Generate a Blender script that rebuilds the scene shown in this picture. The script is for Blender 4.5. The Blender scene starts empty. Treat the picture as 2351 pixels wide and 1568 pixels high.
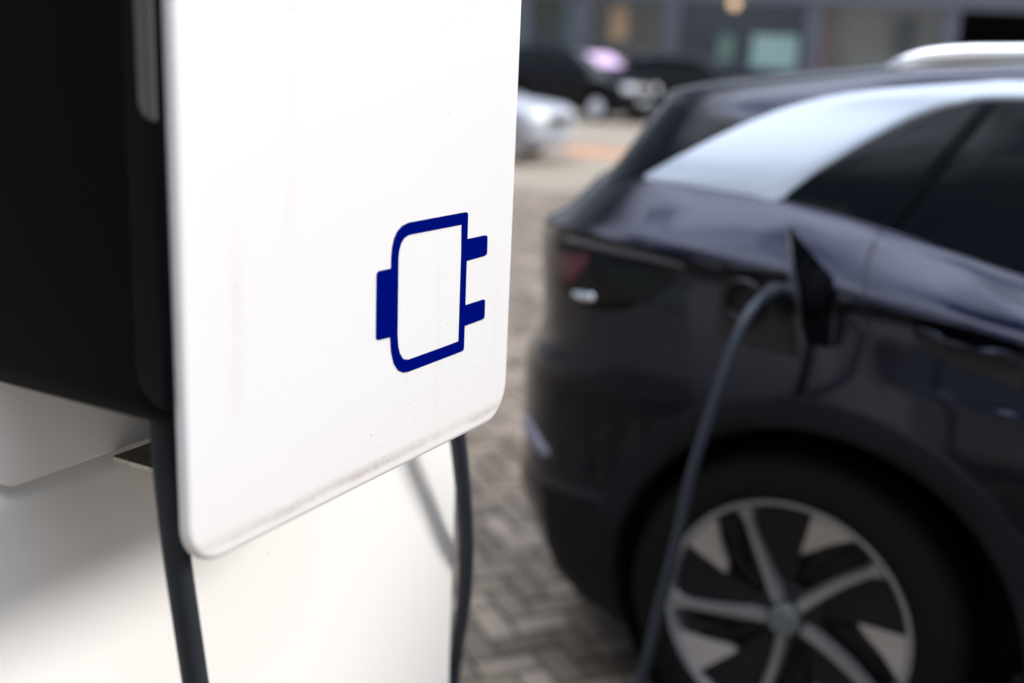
import bpy, math, random
import numpy as np
from mathutils import Vector, Matrix
from mathutils.bvhtree import BVHTree

random.seed(7)
rng = np.random.default_rng(7)
scene = bpy.context.scene
COL = scene.collection
R = math.radians

# ------------------------------------------------------------------ camera
# photo pixel frame used for measuring: 2351 x 1568
CX, CY, FPX, CAMH = 1175.5, 784.0, 2580.0, 1.49
_dn = np.array([-435., 10116., 2580.]); _dn /= np.linalg.norm(_dn)
_U = -_dn
_F = np.array([0, 0, 1.]); _F = _F - _F.dot(_U) * _U; _F /= np.linalg.norm(_F)
_X = np.cross(_F, _U)
if _X[0] < 0: _X = -_X
MW = np.array([_X, _F, _U])                      # world = MW @ (right, down, forward)
CP = np.array([0, 0, CAMH])
def ray(p): return MW @ np.array([(p[0] - CX) / FPX, (p[1] - CY) / FPX, 1.])
cam_d = bpy.data.cameras.new('camera'); cam = bpy.data.objects.new('camera', cam_d); COL.objects.link(cam)
r_, d_, f_ = MW[:, 0], MW[:, 1], MW[:, 2]
cam.matrix_world = Matrix(((r_[0], -d_[0], -f_[0], 0), (r_[1], -d_[1], -f_[1], 0), (r_[2], -d_[2], -f_[2], CAMH), (0, 0, 0, 1)))
cam_d.sensor_width = 36; cam_d.lens = FPX / 2351 * 36
cam_d.clip_start = .02; cam_d.clip_end = 2000
cam_d.dof.use_dof = True; cam_d.dof.focus_distance = 1.06; cam_d.dof.aperture_fstop = 2.1
scene.camera = cam

# ------------------------------------------------------------------ light
SUN_AZ, SUN_EL = 80.0, 25.0                      # clockwise from +Y
w = bpy.data.worlds.new('World'); scene.world = w; w.use_nodes = True
nt = w.node_tree; nt.nodes.clear()
out = nt.nodes.new('ShaderNodeOutputWorld'); bg = nt.nodes.new('ShaderNodeBackground')
sky = nt.nodes.new('ShaderNodeTexSky'); sky.sky_type = 'NISHITA'; sky.sun_disc = False
sky.sun_elevation = R(SUN_EL); sky.sun_rotation = R(SUN_AZ); sky.air_density = 1.0; sky.dust_density = 1.5
tc = nt.nodes.new('ShaderNodeTexCoord'); mp = nt.nodes.new('ShaderNodeMapping')
mp.inputs['Scale'].default_value = (1, 1, 2.2)
noi = nt.nodes.new('ShaderNodeTexNoise'); noi.inputs['Scale'].default_value = 3.6; noi.inputs['Detail'].default_value = 6
noi.inputs['Roughness'].default_value = .55
cr = nt.nodes.new('ShaderNodeValToRGB'); cr.color_ramp.elements[0].position = .38; cr.color_ramp.elements[1].position = .55
mx = nt.nodes.new('ShaderNodeMix'); mx.data_type = 'RGBA'
sz = nt.nodes.new('ShaderNodeSeparateXYZ'); rm = nt.nodes.new('ShaderNodeMapRange'); rm.interpolation_type = 'SMOOTHSTEP'; rm.inputs[1].default_value = .70; rm.inputs[2].default_value = .97; rm.inputs[3].default_value = .48; rm.inputs[4].default_value = 8.6
vs = nt.nodes.new('ShaderNodeVectorMath'); vs.operation = 'SCALE'; vs.inputs[0].default_value = (7.6, 8.1, 9.2)
L = nt.links.new
L(tc.outputs['Generated'], mp.inputs['Vector']); L(mp.outputs[0], noi.inputs['Vector']); L(noi.outputs['Fac'], cr.inputs[0])
L(tc.outputs['Generated'], sz.inputs[0]); L(sz.outputs[2], rm.inputs[0]); L(rm.outputs[0], vs.inputs['Scale']); L(vs.outputs[0], mx.inputs['B']); gd = nt.nodes.new('ShaderNodeVectorMath'); gd.operation = 'DISTANCE'; gd.inputs[1].default_value = (-.13, -.27, .955); L(tc.outputs['Generated'], gd.inputs[0])   # a blue gap between the clouds
gr = nt.nodes.new('ShaderNodeMapRange'); gr.interpolation_type = 'SMOOTHSTEP'; gr.inputs[1].default_value = .07; gr.inputs[2].default_value = .16; L(gd.outputs['Value'], gr.inputs[0])
gm = nt.nodes.new('ShaderNodeMath'); gm.operation = 'MULTIPLY'; L(cr.outputs[0], gm.inputs[0]); L(gr.outputs[0], gm.inputs[1]); 
g2 = nt.nodes.new('ShaderNodeVectorMath'); g2.operation = 'DISTANCE'; g2.inputs[1].default_value = (-.26, .48, .84); L(tc.outputs['Generated'], g2.inputs[0])   # unseen cloud bank, added to brighten the reflection along the car's roof edge
g3 = nt.nodes.new('ShaderNodeMapRange'); g3.interpolation_type = 'SMOOTHSTEP'; g3.inputs[1].default_value = .15; g3.inputs[2].default_value = .5; g3.inputs[3].default_value = 1; g3.inputs[4].default_value = 0; L(g2.outputs['Value'], g3.inputs[0])
g4 = nt.nodes.new('ShaderNodeMath'); g4.operation = 'MAXIMUM'; L(gm.outputs[0], g4.inputs[0]); L(g3.outputs[0], g4.inputs[1]); L(g4.outputs[0], mx.inputs['Factor']); L(sky.outputs[0], mx.inputs['A']); L(mx.outputs['Result'], bg.inputs[0])
bg.inputs[1].default_value = .10; L(bg.outputs[0], out.inputs[0])
sd = bpy.data.lights.new('sun', 'SUN'); sd.energy = 4.2; sd.angle = R(18.0); sd.color = (1, .965, .93)
sun = bpy.data.objects.new('sun', sd); COL.objects.link(sun)
sv = Vector((math.sin(R(SUN_AZ)) * math.cos(R(SUN_EL)), math.cos(R(SUN_AZ)) * math.cos(R(SUN_EL)), math.sin(R(SUN_EL))))
sun.rotation_euler = sv.to_track_quat('Z', 'Y').to_euler()
scene.view_settings.view_transform = 'Standard'; scene.view_settings.look = 'None'
scene.view_settings.exposure = 0.12; scene.view_settings.gamma = 1
scene.cycles.use_denoising = True

# ------------------------------------------------------------------ materials
def mat(name, col, rough=.5, metal=0., coat=0., spec=.5, emit=None, bump=None, var=None, specks=0, coatr=.03):
    m = bpy.data.materials.new(name); m.use_nodes = True; t = m.node_tree; b = t.nodes['Principled BSDF']
    b.inputs['Base Color'].default_value = (*col, 1); b.inputs['Roughness'].default_value = rough
    b.inputs['Metallic'].default_value = metal; b.inputs['Coat Weight'].default_value = coat
    b.inputs['Coat Roughness'].default_value = coatr; b.inputs['Specular IOR Level'].default_value = spec
    if emit: b.inputs['Emission Color'].default_value = (*emit[:3], 1); b.inputs['Emission Strength'].default_value = emit[3]
    c = t.nodes.new('ShaderNodeTexCoord')
    cur = None
    if var:                                        # (scale, amount)
        n = t.nodes.new('ShaderNodeTexNoise'); n.inputs['Scale'].default_value = var[0]; n.inputs['Detail'].default_value = 5
        t.links.new(c.outputs['Object'], n.inputs['Vector'])
        x = t.nodes.new('ShaderNodeMix'); x.data_type = 'RGBA'
        x.inputs['A'].default_value = (*[v * (1 - var[1]) for v in col], 1); x.inputs['B'].default_value = (*[min(1, v * (1 + var[1])) for v in col], 1)
        t.links.new(n.outputs['Fac'], x.inputs['Factor']); cur = x.outputs['Result']
        t.links.new(cur, b.inputs['Base Color'])
    if bump:
        n = t.nodes.new('ShaderNodeTexNoise'); n.inputs['Scale'].default_value = bump[0]; n.inputs['Detail'].default_value = 4
        t.links.new(c.outputs['Object'], n.inputs['Vector'])
        u = t.nodes.new('ShaderNodeBump'); u.inputs['Strength'].default_value = bump[1]; u.inputs['Distance'].default_value = bump[2]
        t.links.new(n.outputs['Fac'], u.inputs['Height']); t.links.new(u.outputs[0], b.inputs['Normal'])
    return m

def white_paint(name, col, dirtz=None, speck=.85, streak=.9):
    """white coated metal: fine black specks, faint pinkish vertical streaks, grime line along a lower edge"""
    m = bpy.data.materials.new(name); m.use_nodes = True; t = m.node_tree; N = t.nodes; K = t.links.new
    b = N['Principled BSDF']; b.inputs['Roughness'].default_value = .38
    c = N.new('ShaderNodeTexCoord')
    def noise(scale, detail, vec, rough=.5):
        n = N.new('ShaderNodeTexNoise'); n.inputs['Scale'].default_value = scale; n.inputs['Detail'].default_value = detail
        n.inputs['Roughness'].default_value = rough; K(vec, n.inputs['Vector']); return n.outputs['Fac']
    def ramp(v, a, b_, ca=0., cb=1.):
        r = N.new('ShaderNodeMapRange'); r.inputs[1].default_value = a; r.inputs[2].default_value = b_
        r.inputs[3].default_value = ca; r.inputs[4].default_value = cb; K(v, r.inputs[0]); return r.outputs[0]
    def mul(a, b_):
        q = N.new('ShaderNodeMath'); q.operation = 'MULTIPLY'
        for i, s in enumerate((a, b_)):
            if isinstance(s, (int, float)): q.inputs[i].default_value = s
            else: K(s, q.inputs[i])
        return q.outputs[0]
    def mixc(fac, a, colb):
        x = N.new('ShaderNodeMix'); x.data_type = 'RGBA'; K(fac, x.inputs['Factor'])
        if isinstance(a, tuple): x.inputs['A'].default_value = (*a, 1)
        else: K(a, x.inputs['A'])
        x.inputs['B'].default_value = (*colb, 1); return x.outputs['Result']
    cur = mixc(ramp(noise(3, 3, c.outputs['Object']), .35, .7, 0, .3), col, tuple(v * .93 for v in col))
    mpv = N.new('ShaderNodeMapping'); mpv.inputs['Scale'].default_value = (26, 26, 1.6); K(c.outputs['Object'], mpv.inputs['Vector'])
    st = mul(ramp(noise(1, 4, mpv.outputs[0]), .6, .8), ramp(noise(5, 2, c.outputs['Object']), .45, .65, 0, streak * .35))
    cur = mixc(st, cur, (.55, .45, .40))
    # specks: small voronoi cells with random presence
    for sc, rad, thr in ((70, .045, .74), (190, .09, .82)):
        v = N.new('ShaderNodeTexVoronoi'); v.inputs['Scale'].default_value = sc; K(c.outputs['Object'], v.inputs['Vector'])
        sx = N.new('ShaderNodeSeparateXYZ'); K(v.outputs['Color'], sx.inputs[0])
        inside = ramp(v.outputs['Distance'], rad, rad * 1.6, 1, 0)
        pres = ramp(sx.outputs[0], thr, thr + .02)
        cl = ramp(noise(6, 2, c.outputs['Object']), .45, .6)
        cur = mixc(mul(mul(mul(inside, pres), cl), speck), cur, (.10, .08, .07))
    if dirtz is not None:
        sp = N.new('ShaderNodeSeparateXYZ'); K(c.outputs['Object'], sp.inputs[0])
        wob = ramp(noise(14, 4, c.outputs['Object']), .2, .8, -.003, .003)
        ad = N.new('ShaderNodeMath'); ad.operation = 'ADD'; K(sp.outputs[2], ad.inputs[0]); K(wob, ad.inputs[1])
        band = mul(ramp(ad.outputs[0], dirtz - .004, dirtz + .0015), ramp(ad.outputs[0], dirtz + .001, dirtz + .010, 1, 0))
        fine = ramp(noise(160, 5, c.outputs['Object'], .7), .35, .7, .45, 1)
        lon = ramp(noise(7, 4, c.outputs['Object'], .65), .36, .66, .12, 1.3)
        cur = mixc(mul(mul(mul(band, fine), lon), .7), cur, (.20, .155, .12))
        low = ramp(ad.outputs[0], dirtz - .004, dirtz + .09, .13, 0)
        cur = mixc(low, cur, (.62, .52, .42))
    K(cur, b.inputs['Base Color'])
    return m

M = {
 'white': white_paint('white_powder_coat', (.63, .63, .64), dirtz=.0125),
 'cabinet': white_paint('white_cabinet_paint', (.74, .73, .71), speck=.8),
 'navy': mat('navy_vinyl', (.0001, .003, .115), .7, spec=0., var=(30, .12)),
 'core': mat('black_housing', (.0015, .0015, .0018), .6, spec=.05, bump=(900, .15, .0004)),
 'core2': mat('black_bezel', (.0012, .0015, .003), .35, spec=.06),
 'greyplate': mat('grey_plate', (.080, .082, .074), .5, spec=.3),
 'steel': mat('dull_steel', (.16, .13, .10), .6, var=(60, .5)),
 'steel_edge': mat('cut_steel_edge', (.75, .66, .56), .6, var=(200, .5)),
 'cable': mat('cable_rubber', (.013, .017, .023), .6, spec=.25, var=(25, .35), bump=(300, .2, .0005)),
 'cable_far': mat('cable_rubber_blue', (.018, .024, .036), .5, spec=.3, var=(25, .2)),
 'paint': mat('dark_blue_metallic_paint', (.0075, .0085, .018), .20, metal=1., coat=.85, coatr=.015),
 'clad': mat('dark_plastic_cladding', (.006, .0065, .009), .6, spec=.15),
 'glass': mat('privacy_glass', (.003, .005, .007), .06, spec=.11),
 'silver': mat('silver_trim', (.42, .47, .535), .36, metal=.2),
 'chrome': mat('bright_rail', (.92, .92, .94), .3, metal=.75),
 'rubber': mat('tyre_rubber', (.006, .0053, .005), .85, spec=.12, bump=(120, .3, .001)),
 'black': mat('black_void', (.003, .003, .003), .7),
 'rimdark': mat('dark_wheel_inserts', (.004, .004, .006), .45, spec=.3),
 'rimsilver': mat('machined_alloy', (.34, .33, .335), .3, metal=.75),
 'lampdark': mat('smoked_lamp', (.002, .002, .0025), .08, spec=.2),
 'red': mat('red_lamp', (.055, .005, .012), .12),
 'reflector': mat('chrome_reflector', (.75, .8, .9), .12, metal=.9),
 'bgblack': mat('black_car_paint', (.003, .0035, .007), .25, spec=.25),
 'bgwhite': mat('silver_white_car_paint', (.36, .38, .43), .4),
 'bggrey': mat('grey_van_paint', (.02, .02, .024), .4),
 'bgglass': mat('car_window_glass', (.006, .010, .012), .08, spec=.35),
 'alloy': mat('silver_hubcap', (.80, .83, .90), .4),
 'lamp_lens': mat('headlamp_lens', (.55, .58, .64), .5, metal=.2),
 'concrete': mat('grey_frame_paint', (.16, .175, .225), .5, var=(.8, .12)),
 'wall': mat('grey_facade', (.17, .17, .19), .7, var=(1.2, .15)),
 'dark': mat('dark_interior', (.010, .011, .012), .8),
}

M['paint'].node_tree.nodes['Principled BSDF'].inputs['Coat IOR'].default_value = 1.36
def ground_mat():
    m = bpy.data.materials.new('beige_yard_surface'); m.use_nodes = True; t = m.node_tree; K = t.links.new; b = t.nodes['Principled BSDF']
    c = t.nodes.new('ShaderNodeTexCoord')
    mpv = t.nodes.new('ShaderNodeMapping'); mpv.inputs['Scale'].default_value = (.25, .9, 1); K(c.outputs['Object'], mpv.inputs['Vector'])
    n = t.nodes.new('ShaderNodeTexNoise'); n.inputs['Scale'].default_value = 1.0; n.inputs['Detail'].default_value = 6; K(mpv.outputs[0], n.inputs['Vector'])
    r = t.nodes.new('ShaderNodeValToRGB'); e = r.color_ramp.elements
    e[0].position = .3; e[0].color = (.22, .18, .135, 1); e[1].position = .7; e[1].color = (.34, .29, .235, 1)
    K(n.outputs['Fac'], r.inputs[0])
    br = t.nodes.new('ShaderNodeTexBrick'); br.inputs['Scale'].default_value = 5; br.inputs['Mortar Size'].default_value = .02
    br.inputs['Color1'].default_value = (1, 1, 1, 1); br.inputs['Color2'].default_value = (.86, .86, .86, 1); br.inputs['Mortar'].default_value = (.5, .5, .5, 1)
    K(c.outputs['Object'], br.inputs['Vector'])
    mm = t.nodes.new('ShaderNodeMix'); mm.data_type = 'RGBA'; mm.blend_type = 'MULTIPLY'; mm.inputs['Factor'].default_value = 1
    K(r.outputs[0], mm.inputs['A']); K(br.outputs['Color'], mm.inputs['B']); K(mm.outputs['Result'], b.inputs['Base Color'])
    b.inputs['Roughness'].default_value = .85
    return m
def paver_mat():
    m = bpy.data.materials.new('concrete_pavers'); m.use_nodes = True; t = m.node_tree; K = t.links.new; b = t.nodes['Principled BSDF']
    g = t.nodes.new('ShaderNodeNewGeometry'); c = t.nodes.new('ShaderNodeTexCoord')
    r = t.nodes.new('ShaderNodeValToRGB'); e = r.color_ramp.elements
    e[0].color = (.10, .077, .056, 1); e[1].color = (.255, .208, .163, 1); K(g.outputs['Random Per Island'], r.inputs[0])
    n = t.nodes.new('ShaderNodeTexNoise'); n.inputs['Scale'].default_value = 60; n.inputs['Detail'].default_value = 6; K(c.outputs['Object'], n.inputs['Vector'])
    n2 = t.nodes.new('ShaderNodeTexNoise'); n2.inputs['Scale'].default_value = 1.3; n2.inputs['Detail'].default_value = 5; K(c.outputs['Object'], n2.inputs['Vector'])
    r2 = t.nodes.new('ShaderNodeMapRange'); r2.inputs[1].default_value = .3; r2.inputs[2].default_value = .7; r2.inputs[3].default_value = .78; r2.inputs[4].default_value = 1.12; K(n2.outputs['Fac'], r2.inputs[0])
    r1 = t.nodes.new('ShaderNodeMapRange'); r1.inputs[1].default_value = .3; r1.inputs[2].default_value = .7; r1.inputs[3].default_value = .8; r1.inputs[4].default_value = 1.15; K(n.outputs['Fac'], r1.inputs[0])
    q = t.nodes.new('ShaderNodeMath'); q.operation = 'MULTIPLY'; K(r1.outputs[0], q.inputs[0]); K(r2.outputs[0], q.inputs[1])
    v = t.nodes.new('ShaderNodeVectorMath'); v.operation = 'SCALE'; K(r.outputs[0], v.inputs[0]); K(q.outputs[0], v.inputs['Scale'])
    K(v.outputs[0], b.inputs['Base Color']); b.inputs['Roughness'].default_value = .85
    return m
M['ground'] = ground_mat(); M['paver'] = paver_mat()
M['joint'] = mat('joint_sand', (.03, .024, .018), .95, var=(40, .4))
M['stain'] = mat('terracotta_pavers', (.42, .20, .10), .85, var=(6, .25))

# ------------------------------------------------------------------ helpers
def mk(name, verts, faces, material, parent=None, smooth=True, mats=None, mi=None, auto=None):
    me = bpy.data.meshes.new(name)
    me.from_pydata([tuple(map(float, v)) for v in verts], [], [tuple(int(i) for i in f) for f in faces]); me.update()
    for mm in (mats or [material]): me.materials.append(mm)
    if mi is not None: me.polygons.foreach_set('material_index', mi)
    me.polygons.foreach_set('use_smooth', [smooth] * len(me.polygons))
    if auto: me.set_sharp_from_angle(angle=R(auto))
    o = bpy.data.objects.new(name, me); COL.objects.link(o)
    if parent: o.parent = parent
    return o
def empty(name, loc, rz=0):
    o = bpy.data.objects.new(name, None); COL.objects.link(o); o.location = loc; o.rotation_euler = (0, 0, rz); return o
def tag(o, label=None, cat=None, group=None, kind=None):
    if label: o['label'] = label
    if cat: o['category'] = cat
    if group: o['group'] = group
    if kind: o['kind'] = kind
    return o
class MB:
    def __init__(s): s.v, s.f = [], []
    def add(s, v, f):
        n = len(s.v); s.v += [tuple(x) for x in v]; s.f += [tuple(i + n for i in g) for g in f]; return s
    def box(s, x0, x1, y0, y1, z0, z1):
        v = [(x, y, z) for z in (z0, z1) for y in (y0, y1) for x in (x0, x1)]
        return s.add(v, [(0, 2, 3, 1), (4, 5, 7, 6), (0, 1, 5, 4), (2, 6, 7, 3), (0, 4, 6, 2), (1, 3, 7, 5)])
    def build(s, name, m, parent=None, smooth=False, auto=None): return mk(name, s.v, s.f, m, parent, smooth, auto=auto)
def catmull(P, n=8):
    P = np.array(P, float); Q = np.vstack([2 * P[0] - P[1], P, 2 * P[-1] - P[-2]]); o = []
    for i in range(1, len(Q) - 2):
        p0, p1, p2, p3 = Q[i - 1:i + 3]
        for k in range(n):
            t = k / n; o.append(.5 * ((2 * p1) + (-p0 + p2) * t + (2 * p0 - 5 * p1 + 4 * p2 - p3) * t * t + (-p0 + 3 * p1 - 3 * p2 + p3) * t ** 3))
    o.append(P[-1]); return np.array(o)
def tube(P, rad, n=20, caps=True, sx=1., sy=1.):
    P = np.array(P, float); T = np.gradient(P, axis=0); T /= np.linalg.norm(T, axis=1)[:, None]
    rad = np.broadcast_to(np.array(rad, float), (len(P),))
    ref = np.array([0, 0, 1.]) if abs(T[0][2]) < .9 else np.array([1., 0, 0])
    v, f = [], []; u = np.cross(ref, T[0]); u /= np.linalg.norm(u)
    for i, (p, t) in enumerate(zip(P, T)):
        u = u - u.dot(t) * t; u /= np.linalg.norm(u); b = np.cross(t, u)
        for k in range(n):
            a = 2 * math.pi * k / n; v.append(p + rad[i] * (math.cos(a) * u * sx + math.sin(a) * b * sy))
    for i in range(len(P) - 1):
        for k in range(n): f.append((i * n + k, i * n + (k + 1) % n, (i + 1) * n + (k + 1) % n, (i + 1) * n + k))
    if caps: f.append(tuple(range(n))[::-1]); f.append(tuple((len(P) - 1) * n + k for k in range(n)))
    return v, f
def rloop(x0, x1, z0, z1, r, n=8):
    """rounded rectangle outline (ccw), r = (bl, br, tr, tl) radii"""
    o = []
    for (cx, cz, rr, a0) in ((x0 + r[0], z0 + r[0], r[0], 180), (x1 - r[1], z0 + r[1], r[1], 270), (x1 - r[2], z1 - r[2], r[2], 0), (x0 + r[3], z1 - r[3], r[3], 90)):
        for k in range(n + 1):
            a = R(a0 + 90 * k / n); o.append((cx + rr * math.cos(a), cz + rr * math.sin(a)))
    return o
def plate(x0, x1, z0, z1, r, depth, bev, bevd, nb=6, back=True):
    """rounded plate: front face at y=0, going to y=-depth, elliptic edge bevel bev (in plane) x bevd (deep)"""
    v, f = [], []; rings = []
    def ring(ins, y):
        rr = [max(q - ins, .0005) for q in r]
        l = rloop(x0 + ins, x1 - ins, z0 + ins, z1 - ins, rr); s = len(v)
        v.extend([(a, y, b) for a, b in l]); rings.append((s, len(l)))
    for k in range(nb + 1):
        a = math.pi / 2 * k / nb; ring(bev * (1 - math.sin(a)), -bevd * (1 - math.cos(a)))
    ring(0, -depth)
    for (a, n), (b, _) in zip(rings, rings[1:]):
        for k in range(n): f.append((a + k, b + k, b + (k + 1) % n, a + (k + 1) % n))
    f.append(tuple(range(rings[0][0], rings[0][0] + rings[0][1])))
    if back: f.append(tuple(range(rings[-1][0], rings[-1][0] + rings[-1][1]))[::-1])
    return v, f

# ------------------------------------------------------------------ ground
s = 600
tag(mk('ground', [(-s, -s, -.02), (s, -s, -.02), (s, s, -.02), (-s, s, -.02)], [(0, 1, 2, 3)], M['ground'], smooth=False), kind='structure')
def pavement():
    v, f, mi = [], [], []; a = R(23); ca, sa = math.cos(a), math.sin(a); g = .005; bv = .005; c = .085
    def put(x0, y0, wx, wy):
        cx, cy = x0 + wx / 2, y0 + wy / 2; X = cx * ca - cy * sa; Y = cx * sa + cy * ca
        if not (-4 < X < 7 and .3 < Y < 13): return
        dz = random.uniform(-.0012, .0012); n = len(v)
        for (q, z) in ((g, -.012), (g, -.004 + dz), (g + bv, dz)):
            for sx, sy in ((-1, -1), (1, -1), (1, 1), (-1, 1)):
                lx = cx + sx * (wx / 2 - q); ly = cy + sy * (wy / 2 - q)
                v.append((lx * ca - ly * sa, lx * sa + ly * ca, z))
        for l in (0, 4):
            for k in range(4): f.append((n + l + k, n + l + (k + 1) % 4, n + l + 4 + (k + 1) % 4, n + l + 4 + k)); mi.append(0)
        f.append((n + 8, n + 9, n + 10, n + 11)); mi.append(0)
    for r in range(-70, 150):
        for q in range(-80, 160):
            k = (q - r) % 4
            if k == 0: put(q * c, r * c, 2 * c, c)
            elif k == 3: put(q * c, r * c, c, 2 * c)
    n = len(v); v += [(-4, .3, -.0115), (7, .3, -.0115), (7, 13, -.0115), (-4, 13, -.0115)]; f.append((n, n + 1, n + 2, n + 3)); mi.append(1)
    tag(mk('pavement', v, f, None, smooth=False, mats=[M['paver'], M['joint']], mi=mi), kind='structure')
pavement()
pts = []
for k in range(26):
    a = 2 * math.pi * k / 26; q = 1 + .22 * math.sin(3 * a + 1) + .12 * math.sin(7 * a); pts.append((1.35 + .72 * q * math.cos(a), 18.9 + .75 * q * math.sin(a), -.014))
tag(mk('paving_patch', pts, [tuple(range(26))], M['stain'], smooth=False), kind='structure')

# ------------------------------------------------------------------ charging station
UA, NA = 28.8, 118.8
def az(t): t = R(t); return np.array([math.sin(t), math.cos(t), 0])
uu, nn = az(UA), az(NA)
P0 = CP + ray((405, 1100)) * .78
def pl(p, d=0.):                                  # photo point -> (u, z) on the plane d behind the sign panel
    v = ray(p); t = nn.dot(P0 - nn * d - CP) / nn.dot(v); q = CP + t * v
    return ((q - P0).dot(uu), q[2])
# station frame: x = along panel (away), y = outward normal, z = up;  x cross y = down, so use x = u, y = -n, z
rzs = math.atan2(uu[1], uu[0])
ST = (P0[0], P0[1], 0.)
# local +x = u ; local +y = left of u = (-uy, ux) = -n ; outward is local -y
def loc(u, n, z): return (u, -n, z)
def flip(v): return [(a, -b, c) for a, b, c in v]
def revf(f): return [tuple(reversed(q)) for q in f]
station = empty('charging_station', ST, rzs)
tag(station, 'white charging station with black head and hanging white side panel with a navy plug symbol', 'charging station')
# cabinet (lower body)
D = .205
ZS = pl((258, 1041), D)[1]; CR = pl((1051, 1400), D)[0] + .004
v, f = plate(.034, CR, ZS, 1.98, (.004, .004, .004, .004), .42, .022, .022, nb=8)
mk('upper_cabinet', [(a, -(b - D - .004), c) for a, b, c in v], revf(f), M['cabinet'], station, auto=50)
v, f = plate(-.16, CR, 0., ZS - .0005, (.004, .004, .004, .004), .42, .022, .022, nb=8)
ob = mk('cabinet', [(a, -(b - D - .004), c) for a, b, c in v], revf(f), M['cabinet'], station, auto=50)
v, f = plate(pl((-6, 1132), D)[0], .44, ZS + .0005, 1.975, (.020, .004, .004, .004), .1, .003, .003, nb=4)
ob = mk('upper_cover', [(a, -(b - D), c) for a, b, c in v], revf(f), M['cabinet'], station, auto=50)
# black head
def rbox(x0, x1, y0, y1, z0, z1, r, n=6):
    """box with all edges rounded, local coordinates"""
    v, f = [], []; import itertools
    m = n + 1; idx = {}
    cx = [(x0 + r, x1 - r)[i] for i in (0, 1)]; grid = []
    # build by spherified subdivided cube
    k = 2 * m
    def coord(i):                                  # i in 0..k-1 -> (sign, angle param)
        return (-1, i / n) if i < m else (1, (i - m) / n)
    def face(ax, sg):
        base = len(v)
        for i in range(k):
            for j in range(k):
                si, ti = coord(i); sj, tj = coord(j)
                di = -math.sin((1 - ti) * math.pi / 4) if si < 0 else math.sin(ti * math.pi / 4)
                dj = -math.sin((1 - tj) * math.pi / 4) if sj < 0 else math.sin(tj * math.pi / 4)
                dv = [0, 0, 0]; dv[ax] = sg; o = [a for a in range(3) if a != ax]
                dv[o[0]] = math.tan(math.asin(di)) if abs(di) < .9 else di; dv[o[1]] = math.tan(math.asin(dj))
                l = math.sqrt(sum(q * q for q in dv)); dv = [q / l for q in dv]
                c = [0, 0, 0]; lo = (x0, y0, z0); hi = (x1, y1, z1)
                c[ax] = hi[ax] - r if sg > 0 else lo[ax] + r
                c[o[0]] = hi[o[0]] - r if si > 0 else lo[o[0]] + r; c[o[1]] = hi[o[1]] - r if sj > 0 else lo[o[1]] + r
                v.append(tuple(c[a] + r * dv[a] for a in range(3)))
        for i in range(k - 1):
            for j in range(k - 1):
                q = (base + i * k + j, base + (i + 1) * k + j, base + (i + 1) * k + j + 1, base + i * k + j + 1)
                if (sg > 0) == (ax == 1): q = q[::-1]
                f.append(q)
    for ax in range(3):
        for sg in (-1, 1): face(ax, sg)
    return v, f
v, f = rbox(.004, .455, .012, .260, 1.221, 1.96, .026)
mk('head_housing', v, f, M['core'], station, auto=60)
# bezel strip on the front face (plane u ~ 0), rounded lower corner
def frontplate(n0, n1, z0, z1, r, u0, depth, name, m):
    v, f = plate(n0, n1, z0, z1, r, depth, .0025, .0025)
    # (a, y, z): a = n coordinate, y -> u : front at u0 facing -u
    return mk(name, [(u0 - y, -a, z) for a, y, z in v], revf(f), m, station, auto=50)
frontplate(-.037, -.0082, 1.243, 1.95, (.026, .001, .02, .001), .0015, .009, 'front_bezel', M['core2'])
frontplate(-.0230, -.0080, 1.439, 1.90, (.013, .001, .008, .001), -.0012, .0026, 'reader_cover', M['greyplate'])
# sign panel
PZ = 1.1185
pan = empty('sign_panel', (0, 0, PZ)); pan.parent = station
v, f = plate(.0088, .4685, 0., .86, (.035, .040, .04, .04), .0075, .0065, .0055, nb=8)
pm = mk('sign_panel_sheet', flip(v), revf(f), M['white'], None, auto=50)
bpy.data.objects.remove(pan)
pm.name = 'side_panel'; pm.parent = station; pm.location = (0, 0, PZ)
pm['label'] = 'white side panel with rounded corners and a grimy lower edge'
# plug symbol, traced on the panel face
def cr_(x, y): return pl((783.7 + .35 * x, 438.9 + .35 * y))
OUT = [(808, 138), (820, 138), (828, 145), (830, 160), (803, 1020), (801, 1038), (793, 1048), (775, 1056), (440, 1184), (405, 1190), (372, 1177), (342, 1130), (325, 1055), (319, 960), (326, 440), (332, 370), (345, 310), (367, 262), (397, 228), (440, 206)]
INN = [(790, 219), (788, 222), (787, 300), (786, 400), (768, 983), (766, 984), (760, 987), (700, 1010), (440, 1104), (405, 1101), (384, 1068), (372, 1020), (367, 940), (373, 440), (378, 390), (390, 345), (408, 312), (430, 294), (455, 284), (600, 256)]
def dens(Lp, n=200):
    P = np.array([cr_(*p) for p in Lp]); P = np.vstack([P, P[:1]]); s_ = np.r_[0, np.cumsum(np.linalg.norm(np.diff(P, axis=0), axis=1))]
    return P, s_
OP = [cr_(*p) for p in OUT]
cxm, czm = np.mean(OP, axis=0)
def radial(Lp, angs):
    P = np.array([cr_(*p) for p in Lp]); res = []
    for a in angs:
        d = np.array([math.cos(a), math.sin(a)]); best = None
        for i in range(len(P)):
            A, B = P[i] - (cxm, czm), P[(i + 1) % len(P)] - (cxm, czm); e = B - A
            den = d[0] * e[1] - d[1] * e[0]
            if abs(den) < 1e-12: continue
            t = (A[0] * e[1] - A[1] * e[0]) / den; s_ = (A[0] * d[1] - A[1] * d[0]) / den
            if t > 0 and -1e-9 <= s_ <= 1 + 1e-9: best = t if best is None else max(best, t)
        res.append((cxm + d[0] * best, czm + d[1] * best))
    return res
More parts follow.
